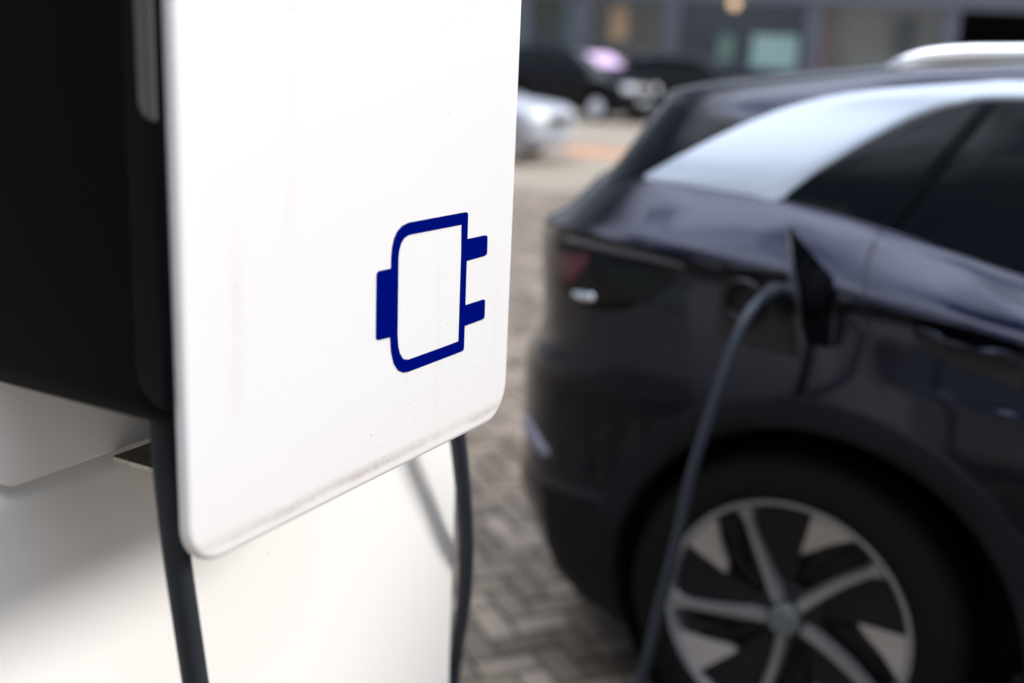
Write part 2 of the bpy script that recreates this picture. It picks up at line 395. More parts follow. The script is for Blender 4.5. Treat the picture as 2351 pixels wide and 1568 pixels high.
angs = sorted({math.atan2(q[1] - czm, q[0] - cxm) for Lp in (OUT, INN) for q in [cr_(*p) for p in Lp]} | {math.pi * 2 * k / 120 - math.pi for k in range(120)})
ro, ri = radial(OUT, angs), radial(INN, angs); n = len(angs)
T = .0005
mb = MB()
vv = []
for (lp, yy) in ((ro, T), (ri, T), (ro, -.0002), (ri, -.0002)): vv += [(a, -yy, b - PZ) for a, b in lp]
ff = []
for k in range(n):
    j = (k + 1) % n; ff += [(k, j, n + j, n + k), (2 * n + k, 2 * n + j, j, k), (n + k, n + j, 3 * n + j, 3 * n + k)]
mb.add(vv, ff)
for poly in ([(326, 507), (248, 523), (236, 531), (230, 545), (226, 962), (231, 973), (243, 977), (322, 957)],
             [(826, 313), (942, 289), (952, 291), (957, 300), (955, 400), (951, 415), (941, 424), (820, 458)],
             [(812, 747), (928, 710), (937, 711), (941, 720), (938, 820), (934, 834), (923, 842), (806, 885)]):
    P = [cr_(*p) for p in poly]; k = len(P)
    mb.add([(a, -T * 1.0 - .00003, b - PZ) for a, b in P] + [(a, .0002, b - PZ) for a, b in P], [tuple(range(k))] + [(i, i + k, (i + 1) % k + k, (i + 1) % k) for i in range(k)])
sy = mk('plug_symbol', mb.v, mb.f, M['navy'], pm, smooth=False)
# bracket
b0 = pl((258, 1041), D)
mb = MB().box(b0[0], .33, .035, D - .001, ZS - .006, ZS - .002)
mk('bracket', mb.v, mb.f, M['steel'], station, smooth=False)
MB().box(b0[0] - .0012, b0[0] - .0002, .035, D - .002, ZS - .0062, ZS - .0024).build('bracket_edge', M['steel_edge'], station)

def onplane(px, d): u, z = pl(px, d); q = P0 + uu * u - nn * d; return (q[0], q[1], z)
def cable(pts, rad, m, name, label, group, n=10, extra=None):
    o = mk(name, *tube(catmull(pts, n), rad, 28), m); return tag(o, label, 'cable', group)
A = [onplane(p, .05) for p in ((370, 900), (376, 980), (386, 1100), (404, 1260), (427, 1420), (449, 1568), (470, 1700))]
e_ = A[-1]; A[0] = (A[0][0], A[0][1], 1.26)
A += [(e_[0] + .02, e_[1] - .01, .60), (e_[0] + .02, e_[1] - .02, .25), (e_[0] + .05, e_[1] - .1, .06), (e_[0] + .2, e_[1] - .22, .0125), (e_[0] + .5, e_[1] - .1, .0125), (e_[0] + .6, e_[1] + .2, .0125)]
cable(A, .0105, M['cable'], 'hanging_cable', 'thick dark rubber cable hanging from the black head in front of the white cabinet', 'charging cables')

# ------------------------------------------------------------------ car shell generator
def interp(tab):
    xs, ys = zip(*tab); return lambda x: np.interp(x, xs, ys)
class Shell:
    def __init__(s, zc, zb, zr, levels, sub=3, nr=18, side=None):
        # levels: (kind, value, W, XR or ('sil', v), XF, Lr)
        s.zc, s.zb, s.zr = interp(zc), interp(zb), interp(zr)
        xs = side if side is not None else 60
        rows = []
        for lv in levels:
            rows.append(lv)
        par = np.array([[W, XR, XF, Lr, Lf] for (_, _, W, XR, XF, Lr, Lf) in rows], float)
        kinds = [(k, v_) for (k, v_, *_r) in rows]
        def outline(W, XR, XF, Lr, Lf):
            p = 2.9; a = np.linspace(0, math.pi / 2, nr)
            x = XR + Lr - Lr * np.cos(a) ** (2 / p); y = W * np.sin(a) ** (2 / p)
            xm = np.linspace(XR + Lr, XF - Lf, xs + 2)[1:-1]; ym = np.full(xs, W)
            a = np.linspace(math.pi / 2, 0, nr); xf = XF - Lf + Lf * np.cos(a) ** (2 / p); yf = W * np.sin(a) ** (2 / p)
            return np.r_[x, xm, xf], np.r_[y, ym, yf]
        # rear extents are given as silhouette positions seen from the measuring point
        for r in par:
            ox, oy = outline(*r); k = oy < 1.4
            vx, vy = .635, 3.035; t = vx + (ox - vx) * (vy - .6) / (vy - oy)
            r[1] += r[1] - t.min()
        Zf = []
        def zof(kind, val, x):
            if kind == 'z': return np.full_like(x, val)
            if kind == 'c': return s.zc(x) + val
            if kind == 'b': return s.zc(x) * (1 - val) + s.zb(x) * val
            if kind == 't': return s.zb(x) * (1 - val) + s.zr(x) * val
            if kind == 'r': return s.zr(x) + val
        L_ = []
        for (kd, vl), r in zip(kinds, par):
            ox, oy = outline(*r); L_.append(np.stack([ox, oy, zof(kd, vl, ox)], 1))
        L_ = np.array(L_)                          # levels x pts x 3
        sharp = [i for i, (k, v_) in enumerate(kinds) if (k == 'c' and v_ == 0) or (k == 't' and v_ == 1)]
        full = []
        for i in range(len(L_) - 1):
            p1, p2 = L_[i], L_[i + 1]
            p0 = L_[i - 1] if i > 0 and i not in sharp else 2 * p1 - p2
            p3 = L_[i + 2] if i + 2 < len(L_) and (i + 1) not in sharp else 2 * p2 - p1
            for k in range(sub):
                t = k / sub; full.append(.5 * ((2 * p1) + (-p0 + p2) * t + (2 * p0 - 5 * p1 + 4 * p2 - p3) * t * t + (-p0 + 3 * p1 - 3 * p2 + p3) * t ** 3))
        full.append(L_[-1]); G = np.array(full); s.G = G
        nl, npt = G.shape[:2]
        v = np.vstack([G.reshape(-1, 3) * (1, -1, 1), G.reshape(-1, 3)])
        f = []
        for i in range(nl - 1):
            for j in range(npt - 1):
                a, b, c, d = i * npt + j, i * npt + j + 1, (i + 1) * npt + j + 1, (i + 1) * npt + j
                f.append((a, b, c, d)); o = nl * npt; f.append((o + a, o + d, o + c, o + b))
        s.v, s.f = v, f
        s.bvh = BVHTree.FromPolygons([tuple(map(float, q)) for q in v], f)
    def S(s, x, z):
        h = s.bvh.ray_cast(Vector((x, -3, z)), Vector((0, 1, 0)))
        return (None, None) if h[0] is None else (np.array(h[0]), np.array(h[1]) * (-1 if h[1].y > 0 else 1))
    def y(s, x, z): h = s.S(x, z)[0]; return h[1] if h is not None else -.6
    def cut(s, arches):
        v = s.v.copy(); f = []
        inside = np.zeros(len(v), bool)
        for (cx, cz, rad) in arches:
            d = np.hypot(v[:, 0] - cx, v[:, 2] - cz); m = (np.abs(v[:, 1]) > .5); inside |= m & (d < rad)
        for q in s.f:
            if not all(inside[i] for i in q): f.append(q)
        used = {i for q in f for i in q}
        for i in used:
            if inside[i]:
                for (cx, cz, rad) in arches:
                    dx, dz = v[i, 0] - cx, v[i, 2] - cz; d = math.hypot(dx, dz)
                    if d < rad: v[i, 0] = cx + dx / d * rad; v[i, 2] = cz + dz / d * rad
        return v, f
def strip(sh, A, B, off, name, m, parent, nu=30, nv=8, both=True, thick=.0, inter=True, curve=True):
    """patch lying on the shell between two (x,z) curves"""
    A = catmull(A, 8) if curve else np.array(A, float); B = catmull(B, 8) if curve else np.array(B, float)
    def rs(P):
        d = np.r_[0, np.cumsum(np.linalg.norm(np.diff(P, axis=0), axis=1))]; t = np.linspace(0, d[-1], nu + 1)
        return np.stack([np.interp(t, d, P[:, 0]), np.interp(t, d, P[:, 1])], 1)
    A, B = rs(A), rs(B); v = []
    for k in range(nv + 1):
        for i in range(nu + 1):
            x, z = A[i] * (1 - k / nv) + B[i] * k / nv; h, n_ = sh.S(x, z)
            if h is None: h = np.array((x, -.6, z)); n_ = np.array((0, -1, 0))
            edge = k in (0, nv) or i in (0, nu)
            v.append(h + n_ * (off if not edge else off * .15))
    f = [(k * (nu + 1) + i, (k + 1) * (nu + 1) + i, (k + 1) * (nu + 1) + i + 1, k * (nu + 1) + i + 1) for k in range(nv) for i in range(nu)]
    v = np.array(v); o = mk(name, v, f, m, parent)
    if both: mk(name, v * (1, -1, 1), [q[::-1] for q in f], m, parent)
    return o
def lathe(prof, n=64):
    """profile (r, y) revolved around y"""
    v, f = [], []; k = len(prof)
    for i in range(n):
        a = 2 * math.pi * i / n
        for r_q, y in prof: v.append((r_q * math.cos(a), y, r_q * math.sin(a)))
    for i in range(n):
        j = (i + 1) % n
        for q in range(k - 1): f.append((i * k + q, i * k + q + 1, j * k + q + 1, j * k + q))
    return v, f
TY = [(.255, .0), (.268, -.012), (.275, -.018), (.300, -.020), (.335, -.014), (.352, .0), (.361, .015), (.365, .04), (.366, .115), (.365, .19), (.352, .23), (.30, .245), (.25, .24)]
def polar(a, r_q, y=0): return (r_q * math.cos(R(a)), y, r_q * math.sin(R(a)))
def wheel_main(parent, x, y, side, phase=44.6, zc=.362):
    w_ = empty('wheel', (x, y, zc)); w_.parent = parent
    if side > 0: w_.rotation_euler = (0, 0, math.pi)
    mk('tyre', *lathe(TY), M['rubber'], w_)
    mb = MB(); mb.add(*lathe([(.268, -.006), (.266, -.012), (.258, -.012), (.253, -.006), (.251, .01), (.240, .05), (.235, .20)], 72)); mb.build('rim', M['rimring'], w_, True, auto=40)
    mk('wheel_well_disc', *lathe([(.24, .06), (.05, .06), (.001, .06)], 48), M['black'], w_)
    # dark insert panels between the wedges and the next spoke
    mbd = MB()
    for i in range(5):
        a = phase + 72 * i
        # dark panel: outer from +38 to +70
        outer = [polar(a + q, .2475, .006) for q in np.linspace(37, 71, 12)]
        inner = [polar(a + 71, .20, .012), polar(a + 73, .12, .026), polar(a + 74, .055, .032), polar(a + 50, .05, .034), polar(a + 40, .10, .03), polar(a + 38.5, .16, .018)]
        P = outer + inner; c_ = tuple(np.mean(P, axis=0)); k = len(P)
        mbd.add(P + [c_], [(q, (q + 1) % k, k) for q in range(k)])
    # dark floor around hole
    mbd.add(*lathe([(.075, .03), (.04, .02), (.001, .018)], 40))
    for i in range(5):
        a = phase + 72 * i
        P = [polar(a + 8, .245, .022), polar(a + 16, .245, .022), polar(a + 30, .16, .03), polar(a + 36, .09, .035), polar(a + 28, .09, .042), polar(a + 22, .15, .04), polar(a + 13, .215, .035), polar(a + 8, .23, .035)]
        k = len(P); c_ = tuple(np.mean(P, axis=0) + (0, .0, 0)); mbd.add(P, [tuple(range(k))])
    mbd.build('insert_panels', M['rimdark'], w_, False)
    for i in range(5):
        a = phase + 72 * i
        # slim spoke, ridge section
        mb = MB(); P = []
        for t in np.linspace(0, 1, 14):
            r_q = .040 + (.252 - .040) * t; wd = .0120 + .005 * (1 - t) + (.020 * max(0, (t - .82) / .18) ** 2); aa = a + 5 * (1 - t) - 1.5 * t
            d = np.array([math.cos(R(aa)), 0, math.sin(R(aa))]); p = np.array([-d[2], 0, d[0]]); yb = .014 * math.sin(t * math.pi / 1) * .6 + .006 * (1 - t) - .010 * t
            c_ = d * r_q
            P.append([c_ + p * wd + (0, yb + .022, 0), c_ + p * wd * .55 + (0, yb, 0), c_ - p * wd * .55 + (0, yb, 0), c_ - p * wd + (0, yb + .022, 0)])
        vv = [tuple(q) for r4 in P for q in r4]
        mb.add(vv, [(4 * i2 + k, 4 * i2 + k + 1, 4 * i2 + k + 5, 4 * i2 + k + 4) for i2 in range(13) for k in range(3)])
        # wedge fin at the rim
        o = [polar(a + q, .252, -.006) for q in np.linspace(15.5, 37, 8)]
        tip = [polar(a + 38, .20, .004), polar(a + 40, .152, .014), polar(a + 33, .165, .012), polar(a + 24, .205, .004)]
        Pw = o + tip; k = len(Pw)
        mw = MB(); mw.add(Pw + [(x_, y_ + .02, z_) for x_, y_, z_ in Pw], [tuple(range(k))] + [(q, (q + 1) % k, (q + 1) % k + k, q + k) for q in range(k)])
        mb.build('spoke', M['rimsilver'], w_, False, auto=30); mw.build('rim_fin', M['fin'], w_, False)
    cap = mk('centre_cap', *lathe([(.001, -.004), (.030, -.003), (.0335, .002), (.0345, .02)], 40), M['capgrey'], w_)
    # emblem in a ring: V over W
    mb = MB()
    mb.add(*lathe([(.0275, -.0052), (.0295, -.0058), (.0310, -.0050)], 40))
    def bar(p, q, wdt=.0022):
        p, q = np.array(p), np.array(q); d = (q - p) / np.linalg.norm(q - p); n_ = np.array([-d[1], d[0]]) * wdt
        P = [p + n_, q + n_, q - n_, p - n_]; mb.add([(a_, -.0060, b_) for a_, b_ in P] + [(a_, -.003, b_) for a_, b_ in P], [(0, 1, 2, 3), (0, 4, 5, 1), (1, 5, 6, 2), (2, 6, 7, 3), (3, 7, 4, 0)])
    s_ = .001
    for seg in (((-12, 25), (0, 2)), ((0, 2), (12, 25)), ((-24, 15), (-11, -22)), ((-11, -22), (0, -2)), ((0, -2), (11, -22)), ((11, -22), (24, 15))):
        ph = R(-20); rot = lambda q: (s_ * (q[0] * math.cos(ph) - q[1] * math.sin(ph)), s_ * (q[0] * math.sin(ph) + q[1] * math.cos(ph)))
        bar(rot(seg[0]), rot(seg[1]))
    mb.build('emblem', M['embl'], w_, False)
    return w_
M['rimring'] = mat('rim_ring', (.27, .27, .285), .35, metal=.6)
M['fin'] = mat('fin_lit_silver', (.36, .325, .30), .4, metal=.3)  # same metal as the spokes; brighter warm reflection painted into the colour
M['capgrey'] = mat('cap_grey', (.10, .11, .11), .35, metal=.3)
M['embl'] = mat('emblem_silver', (.22, .25, .25), .35, metal=.3)
def arch_ring(sh, cx, cz, r0, r1, a0, a1, parent, name='wheel_arch_trim'):
    for sg in (1, -1):
        v, f = [], []; na = 60
        for i in range(na + 1):
            a = R(a0 + (a1 - a0) * i / na)
            def pt(r_q, extra, dy=0):
                x, z = cx + r_q * math.cos(a), cz + r_q * math.sin(a); y = sh.y(x, max(z, .18)); return (x, (y - extra + dy) * sg, z)
            v += [pt(r0, -.05), pt(r0, .004), pt(r0 + .006, .010), pt((r0 + r1) / 2, .012), pt(r1 - .006, .008), pt(r1, -.002)]
        for i in range(na):
            for k in range(5): q = (i * 6 + k, i * 6 + k + 1, (i + 1) * 6 + k + 1, (i + 1) * 6 + k); f.append(q if sg < 0 else q[::-1])
        mk(name, v, f, M['clad'], parent, auto=40)

# ------------------------------------------------------------------ the charging car
wc = CP + ray((1799.5, 1424)) * 2.365
NC = -az(32)                                       # outward normal of the side we see
OC = wc - NC * .895; FW = -az(-58)
car = empty('parked_car', (OC[0], OC[1], 0), math.atan2(FW[1], FW[0]))
tag(car, 'dark blue electric car with silver window trim, charging with its rear flap open', 'car')
ZC = [(-1, 1.095), (-.8, 1.115), (-.53, 1.128), (-.35, 1.112), (-.04, 1.070), (.1, 1.062), (.264, 1.050), (.378, 1.033), (1.2, .985), (2.5, .95), (3.6, .80)]
ZB = [(-1, 1.21), (-.6, 1.238), (-.43, 1.243), (-.126, 1.229), (.018, 1.208), (.122, 1.188), (.228, 1.169), (.346, 1.144), (.8, 1.085), (1.6, 1.03), (2.5, .99), (3.6, .85)]
ZR = [(-.75, 1.372), (-.485, 1.420), (-.22, 1.457), (0, 1.485), (.26, 1.505), (.8, 1.53), (1.2, 1.53), (1.6, 1.50), (2.0, 1.42), (2.6, 1.2)]
LV = [('z', .16, .78, -.44, 3.35, .5, .5), ('z', .20, .85, -.64, 3.48, .5, .5), ('z', .30, .885, -.762, 3.56, .5, .5), ('z', .42, .905, -.828, 3.60, .5, .5),
      ('z', .50, .918, -.851, 3.62, .5, .5), ('z', .525, .918, -.846, 3.62, .5, .5), ('z', .56, .915, -.838, 3.62, .5, .5), ('z', .69, .920, -.846, 3.62, .5, .5), ('z', .79, .928, -.842, 3.60, .5, .5), ('z', .85, .929, -.808, 3.60, .5, .5),
      ('z', .90, .926, -.798, 3.56, .5, .5), ('c', -.12, .92, -.806, 3.52, .5, .5), ('c', -.03, .908, -.812, 3.45, .5, .5), ('c', 0, .926, -.798, 3.4, .5, .5),
      ('b', .18, .912, -.750, 3.3, .5, .6), ('b', .55, .870, -.70, 3.0, .45, .7), ('b', .85, .832, -.66, 2.8, .42, .7), ('t', 0, .812, -.625, 2.62, .40, .7),
      ('t', .25, .782, -.59, 2.25, .38, .7), ('t', .5, .742, -.56, 1.95, .36, .6), ('t', .75, .694, -.53, 1.65, .34, .5), ('t', .86, .674, -.512, 1.5, .32, .4),
      ('t', 1, .634, -.505, 1.32, .30, .4), ('r', .012, .59, -.485, 1.22, .28, .4), ('r', .028, .42, -.40, 1.1, .25, .4), ('r', .038, .22, -.2, .9, .2, .3), ('r', .040, .02, .0, .7, .02, .02)]
sh = Shell(ZC, ZB, ZR, LV, side=90)
AR = [(.035, .362, .438), (2.77, .362, .438)]
v, f = sh.cut(AR)
mk('body', v, f, M['paint'], car, auto=55)
CM = Matrix.Rotation(-car.rotation_euler[2], 4, 'Z') @ Matrix.Translation((-OC[0], -OC[1], 0))
CAML = CM @ Vector(CP)
def hit(p, sh=sh):
    d = (CM.to_3x3() @ Vector(ray(p))).normalized(); h = sh.bvh.ray_cast(CAML, d)
    return (None, None) if h[0] is None else (np.array(h[0]), np.array(h[1]) * (-1 if h[1].dot(d) > 0 else 1))
def H2(p):
    h, _ = hit(p); return None if h is None else (h[0], h[2])
def HS(*ps): return [q for q in (H2(p) for p in ps) if q is not None]
def patchq(Apx, Bpx, off, name, m, parent, nu=24, nv=8, mirror=True):
    A = catmull(Apx, 6); B = catmull(Bpx, 6)
    def rs(P):
        d = np.r_[0, np.cumsum(np.linalg.norm(np.diff(P, axis=0), axis=1))]; t = np.linspace(0, d[-1], nu + 1)
        return np.stack([np.interp(t, d, P[:, 0]), np.interp(t, d, P[:, 1])], 1)
    A, B = rs(A), rs(B); v = []; ok = []
    for k in range(nv + 1):
        for i in range(nu + 1):
            h, n_ = hit(A[i] * (1 - k / nv) + B[i] * k / nv)
            ok.append(h is not None)
            v.append(h + n_ * (off if 0 < k < nv and 0 < i < nu else off * .2) if h is not None else (0, 0, 0))
    f = []
    for k in range(nv):
        for i in range(nu):
            q = (k * (nu + 1) + i, (k + 1) * (nu + 1) + i, (k + 1) * (nu + 1) + i + 1, k * (nu + 1) + i + 1)
            if all(ok[j] for j in q): f.append(q)
    v = np.array(v); o = mk(name, v, f, m, parent)
    if mirror: mk(name, v * (1, -1, 1), [q[::-1] for q in f], m, parent)
    return o
# silver trim from the quarter pillar along the roof
top = HS((1480, 404), (1555, 360), (1650, 312), (1750, 268), (1830, 240), (1930, 217), (2100, 199), (2250, 190), (2345, 186)) + [(.8, 1.498), (1.25, 1.492)]
lowc = HS((1790, 457), (1862, 402), (1950, 347), (2030, 302), (2110, 264), (2200, 240), (2345, 228)) + [(.8, 1.455), (1.25, 1.45)]
bl = HS((1482, 412), (1560, 424), (1640, 436), (1720, 448), (1790, 459))
strip(sh, top, [bl[0]] + bl[1:] + lowc[1:], .004, 'window_trim', M['silver'], car, nu=70, nv=10)
belt = HS((1800, 462), (1870, 478), (1950, 500), (2030, 524), (2110, 552), (2200, 582), (2345, 634)) + [(.8, 1.087), (1.3, 1.05)]
def cutx(C, x0, x1, n=14):
    C = np.array(C); C = C[np.argsort(C[:, 0])]; xs = np.linspace(x0, x1, n); return [(x, float(np.interp(x, C[:, 0], C[:, 1]))) for x in xs]
px_lo, px_hi = H2((2045, 528))[0], H2((2285, 232))[0]
x_l = belt[0][0]
# rear quarter glass, pillar, front door glass
off = .0022
strip(sh, cutx(lowc, x_l, px_hi - .008), cutx(belt, x_l, px_lo - .008), off, 'side_window', M['glass'], car, nu=40, nv=12)
strip(sh, cutx(lowc, px_hi - .008, px_hi + .009), cutx(belt, px_lo - .008, px_lo + .009), off * 2, 'pillar_cover', M['core2'], car, nu=4, nv=12)
strip(sh, cutx(lowc, px_hi + .009, 1.24), cutx(belt, px_lo + .009, 1.28), off, 'side_window', M['glass'], car, nu=40, nv=12)
patchq([(1536, 232), (1600, 248), (1660, 262), (1715, 276)], [(1386, 420), (1420, 420), (1455, 412), (1486, 400)], .003, 'quarter_cover', M['glass'], car, nu=16, nv=14)
# door seam lines
seam = HS((2026, 524), (2008, 556), (1992, 600), (1986, 650), (1988, 700), (1996, 780), (2012, 860), (2040, 930))
strip(sh, [(x - .003, z) for x, z in seam], [(x + .003, z) for x, z in seam], .001, 'door_seam', M['black'], car, nu=30, nv=1)
# cladding: sill and lower bumper
arch_ring(sh, AR[0][0], AR[0][1], .432, .502, -24, 204, car); arch_ring(sh, AR[1][0], AR[1][1], .432, .502, -24, 204, car)
strip(sh, [(.45, .40), (1.4, .385), (2.33, .40)], [(.43, .19), (1.4, .19), (2.35, .19)], .010, 'sill_trim', M['clad'], car, nu=30)
def around(z, s_, n, x_to):                         # points on the shell at height z from rear centre to x_to on the near side
    o = []
    for k in range(n + 1):
        t = k / n
        if t < .5: a = math.pi / 2 * (t / .5); src = Vector((-3, -.62 * math.sin(a) , z)); d = Vector((1, 0, 0)); h = sh.bvh.ray_cast(src, d)
        else: x = -.60 + (x_to + .60) * ((t - .5) / .5); h = sh.bvh.ray_cast(Vector((x, -3, z)), Vector((0, 1, 0)))
        if h[0] is None: h = (Vector((-.8, -.5, z)), Vector((-1, 0, 0)))
        p = np.array(h[0]); nrm = np.array(h[1])
        if nrm.dot(p * (1, 1, 0)) < 0: nrm = -nrm
        o.append((p, nrm))
    return o
def wrap(zt, zb_, name, m, off=.008, x_to=-.40, nv=6, n=30):
    rows = [around(zt + (zb_ - zt) * k / nv, 0, n, x_to) for k in range(nv + 1)]
    v = [p + q * (off if 0 < k < nv else off * .4) for k, r in enumerate(rows) for p, q in r]
    f = [(k * (n + 1) + i, k * (n + 1) + i + 1, (k + 1) * (n + 1) + i + 1, (k + 1) * (n + 1) + i) for k in range(nv) for i in range(n)]
    v = np.array(v); nvv = len(v)
    mk(name, np.vstack([v, v * (1, -1, 1)]), f + [tuple(i + nvv for i in q[::-1]) for q in f], m, car)
wrap(.515, .17, 'bumper_trim', M['clad'], .008)
# rear lamp on the near corner (traced on the surface), highlight strip, reflector
tl = patchq([(1274, 552), (1306, 562), (1400, 586), (1500, 604), (1572, 618)], [(1276, 645), (1306, 680), (1366, 712), (1456, 704), (1566, 630)], .006, 'tail_light', M['lampdark'], car)
patchq([(1302, 541), (1400, 562), (1500, 586), (1572, 607)], [(1298, 554), (1400, 579), (1500, 600), (1572, 614)], .006, 'highlight_strip', mat('painted_body_highlight', (.10, .10, .11), .3), tl, nu=16, nv=3, mirror=False)  # body's reflected highlight above the lamp, painted as a lighter grey strip
patchq([(1285, 563), (1325, 573), (1362, 584)], [(1284, 634), (1312, 664), (1352, 612)], .0085, 'lamp_lens', M['red'], tl, nu=8, nv=5, mirror=False)
patchq([(1314, 667), (1342, 666), (1372, 676)], [(1318, 682), (1346, 693), (1371, 691)], .010, 'reflector', M['reflector'], car, nu=8, nv=4)
patchq([(1206, 938), (1232, 985), (1264, 1036)], [(1203, 985), (1224, 1022), (1254, 1054)], .008, 'bumper_reflector_glint', mat('reflector_sky_glint', (.22, .22, .30), .3), car, nu=10, nv=4)  # bumper reflector, with the sky's glint painted in as pale blue-grey
# charge port: dark recess, socket, plug; open flap
def onside(p, yl):                                  # photo point on the vertical plane y = -yl of the car
    d = CM.to_3x3() @ Vector(ray(p)); t = (-yl - CAML.y) / d.y; q = CAML + d * t; return np.array(q)
port = patchq([(1664, 604), (1740, 618), (1806, 628)], [(1640, 770), (1735, 800), (1838, 822)], .003, 'charge_port', M['black'], car, nu=14, nv=10, mirror=False)
patchq([(1655, 607), (1740, 612), (1808, 622)], [(1664, 628), (1740, 640), (1806, 650)], .007, 'port_rim', M['core2'], port, nu=14, nv=3, mirror=False)
sc_ = onside((1705, 690), .93)
v, f = lathe([(.030, 0), (.038, -.012), (.044, -.010), (.047, .01)], 32); mk('socket_cover', [(a + sc_[0], b + sc_[1], c + sc_[2]) for a, b, c in v], f, M['rimdark'], port)
# flap plate: hinge edge at the front of the port, outer edge away from the body
h0, h1 = onside((1912, 640), .935), onside((1905, 800), .935)
t0, t1 = onside((1812, 522), 1.035), onside((1838, 735), 1.065)
t1b = onside((1856, 790), 1.03)
P = [h0, .45 * h0 + .55 * t0 + (0, -.012, .004), t0, .5 * (t0 + t1) + (0, -.006, 0), t1, t1b, h1]
cn = np.cross(h0 - h1, t0 - h1); cn /= np.linalg.norm(cn)
k = len(P); v = [p - cn * .004 for p in P] + [p + cn * .004 for p in P]
mk('charge_flap', v, [tuple(range(k)), tuple(range(2 * k - 1, k - 1, -1))] + [(i, (i + 1) % k, (i + 1) % k + k, i + k) for i in range(k)], M['paint'], car, smooth=False)
mk('flap_edge', *tube([t0 + (0, 0, -.01), .5 * (t0 + t1) + (0, -.007, 0), t1], .0032, 10), mat('flap_edge_grey', (.035, .035, .04), .35), car)
# door handle with recess
patchq([(2096, 744), (2200, 772), (2345, 812)], [(2100, 775), (2200, 806), (2345, 846)], .016, 'door_handle', M['paint'], car, nu=16, nv=5)
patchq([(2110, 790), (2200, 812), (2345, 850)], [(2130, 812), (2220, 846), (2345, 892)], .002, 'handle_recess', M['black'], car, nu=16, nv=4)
# roof rails
rp = [(-.035, -.548, 1.478), (-.01, -.550, 1.488), (.03, -.552, 1.505), (.075, -.552, 1.518), (.15, -.552, 1.526), (.27, -.552, 1.531), (.7, -.55, 1.552), (1.1, -.55, 1.552), (1.3, -.55, 1.535), (1.42, -.55, 1.50)]
Pc = catmull(rp, 8); rad = np.interp(np.linspace(0, 1, len(Pc)), [0, .08, .2, .8, .93, 1], [.005, .014, .0225, .0235, .017, .004])
for sg in (1, -1):
    v, f = tube(Pc * (1, sg, 1), rad, 16, sx=.8); mk('roof_rail', v, f, M['chrome'], car)
# rear: spoiler lip line, tailgate glass, plate, windscreen, front lamps
def rear_patch(y0, y1, zt, zb_, name, m, off=.004, n=16):
    v = []
    for k in range(9):
        for i in range(n + 1):
            z = zt + (zb_ - zt) * k / 8; y = y0 + (y1 - y0) * i / n; h = sh.bvh.ray_cast(Vector((-3, y, z)), Vector((1, 0, 0)))
            p = h[0] if h[0] is not None else Vector((-.6, y, z)); v.append((p.x - off * 1.5, p.y, p.z + off * .3))
    mk(name, v, [(k * (n + 1) + i, k * (n + 1) + i + 1, (k + 1) * (n + 1) + i + 1, (k + 1) * (n + 1) + i) for k in range(8) for i in range(n)], m, car)
rear_patch(-.48, .48, 1.36, 1.22, 'rear_window', M['glass'])
rear_patch(-.26, .26, .80, .69, 'number_plate', M['silver'], .008, 4)
def front_patch(y0, y1, zt, zb_, name, m, off=.004, n=16):
    v = []
    for k in range(9):
        for i in range(n + 1):
            z = zt + (zb_ - zt) * k / 8; y = y0 + (y1 - y0) * i / n; h = sh.bvh.ray_cast(Vector((6, y, z)), Vector((-1, 0, 0)))
            p = h[0] if h[0] is not None else Vector((1.5, y, z)); v.append((p.x + off * 1.5, p.y, p.z + off * .4))
    mk(name, v, [(k * (n + 1) + i, (k + 1) * (n + 1) + i, (k + 1) * (n + 1) + i + 1, k * (n + 1) + i + 1) for k in range(8) for i in range(n)], m, car)
front_patch(-.56, .56, 1.44, 1.04, 'windscreen', M['glass'])
for sg in (1, -1): front_patch(sg * .5, sg * .80, .74, .62, 'headlight', M['lamp_lens'], .006, 6)
for sg in (1, -1):                                   # mirrors
    v, f = rbox(1.62, 1.78, sg * 1.0 - .11, sg * 1.0 + .09, 1.02, 1.16, .04); mk('side_mirror', v, f, M['paint'], car)
for x in (0., 2.77):
    for sg in (-1, 1): wheel_main(car, x, sg * .895, sg, 44.6 if x == 0 else 60)
mb = MB()                                            # inner arches and underbody
for x in (AR[0][0], AR[1][0]):
    for sg in (1, -1):
        v, f = lathe([(.44, .0), (.44, .40), (.001, .40)], 40); mb.add([(a + x, (b - .86) * sg, c + .362) for a, b, c in v if True], f)
mb.box(-.55, 3.3, -.44, .44, .19, .5)
mb.build('underbody', M['black'], car)

# charging cable into the car, running back round the cabinet
def W(q): return tuple((CM.inverted() @ Vector(q)))
cb = [onside((1792, 676), .955), onside((1768, 676), 1.02), onside((1735, 700), 1.09), onside((1702, 750), 1.14), onside((1664, 850), 1.18), onside((1628, 960), 1.20), onside((1590, 1080), 1.215), onside((1558, 1220), 1.225), onside((1520, 1370), 1.235), onside((1488, 1500), 1.245), onside((1468, 1580), 1.25)]
cb = [W(q) for q in cb]
e_ = cb[-1]
rc = [onplane(p, D + q) for p, q in (((1050, 1000), -.044), ((1063, 1120), -.032), ((1070, 1240), -.016), ((1068, 1340), .015), ((1061, 1410), .05), ((1046, 1510), .11))]
q_ = rc[-1]
st = [onplane((960, 780), D + .03), onplane((1000, 800), D - .02), onplane((1034, 890), D - .045)]
path = cb + [(e_[0] - .03, e_[1] - .03, .12), (e_[0] - .08, e_[1] - .08, .035), (e_[0] - .2, e_[1] - .15, .0135), (e_[0] - .38, e_[1] - .2, .0135), (q_[0] + .12, q_[1] + .12, .0135), (q_[0] + .02, q_[1] + .04, .05), (q_[0] - .005, q_[1] + .01, .2), (q_[0] - .005, q_[1], .42)] + rc[::-1] + st[::-1]
P_ = catmull(path, 10); rr = np.interp(np.linspace(0, 1, len(P_)), [0, .25, .5, 1], [.0104, .0104, .011, .0108])
cc = empty('charging_cable', (0, 0, 0))
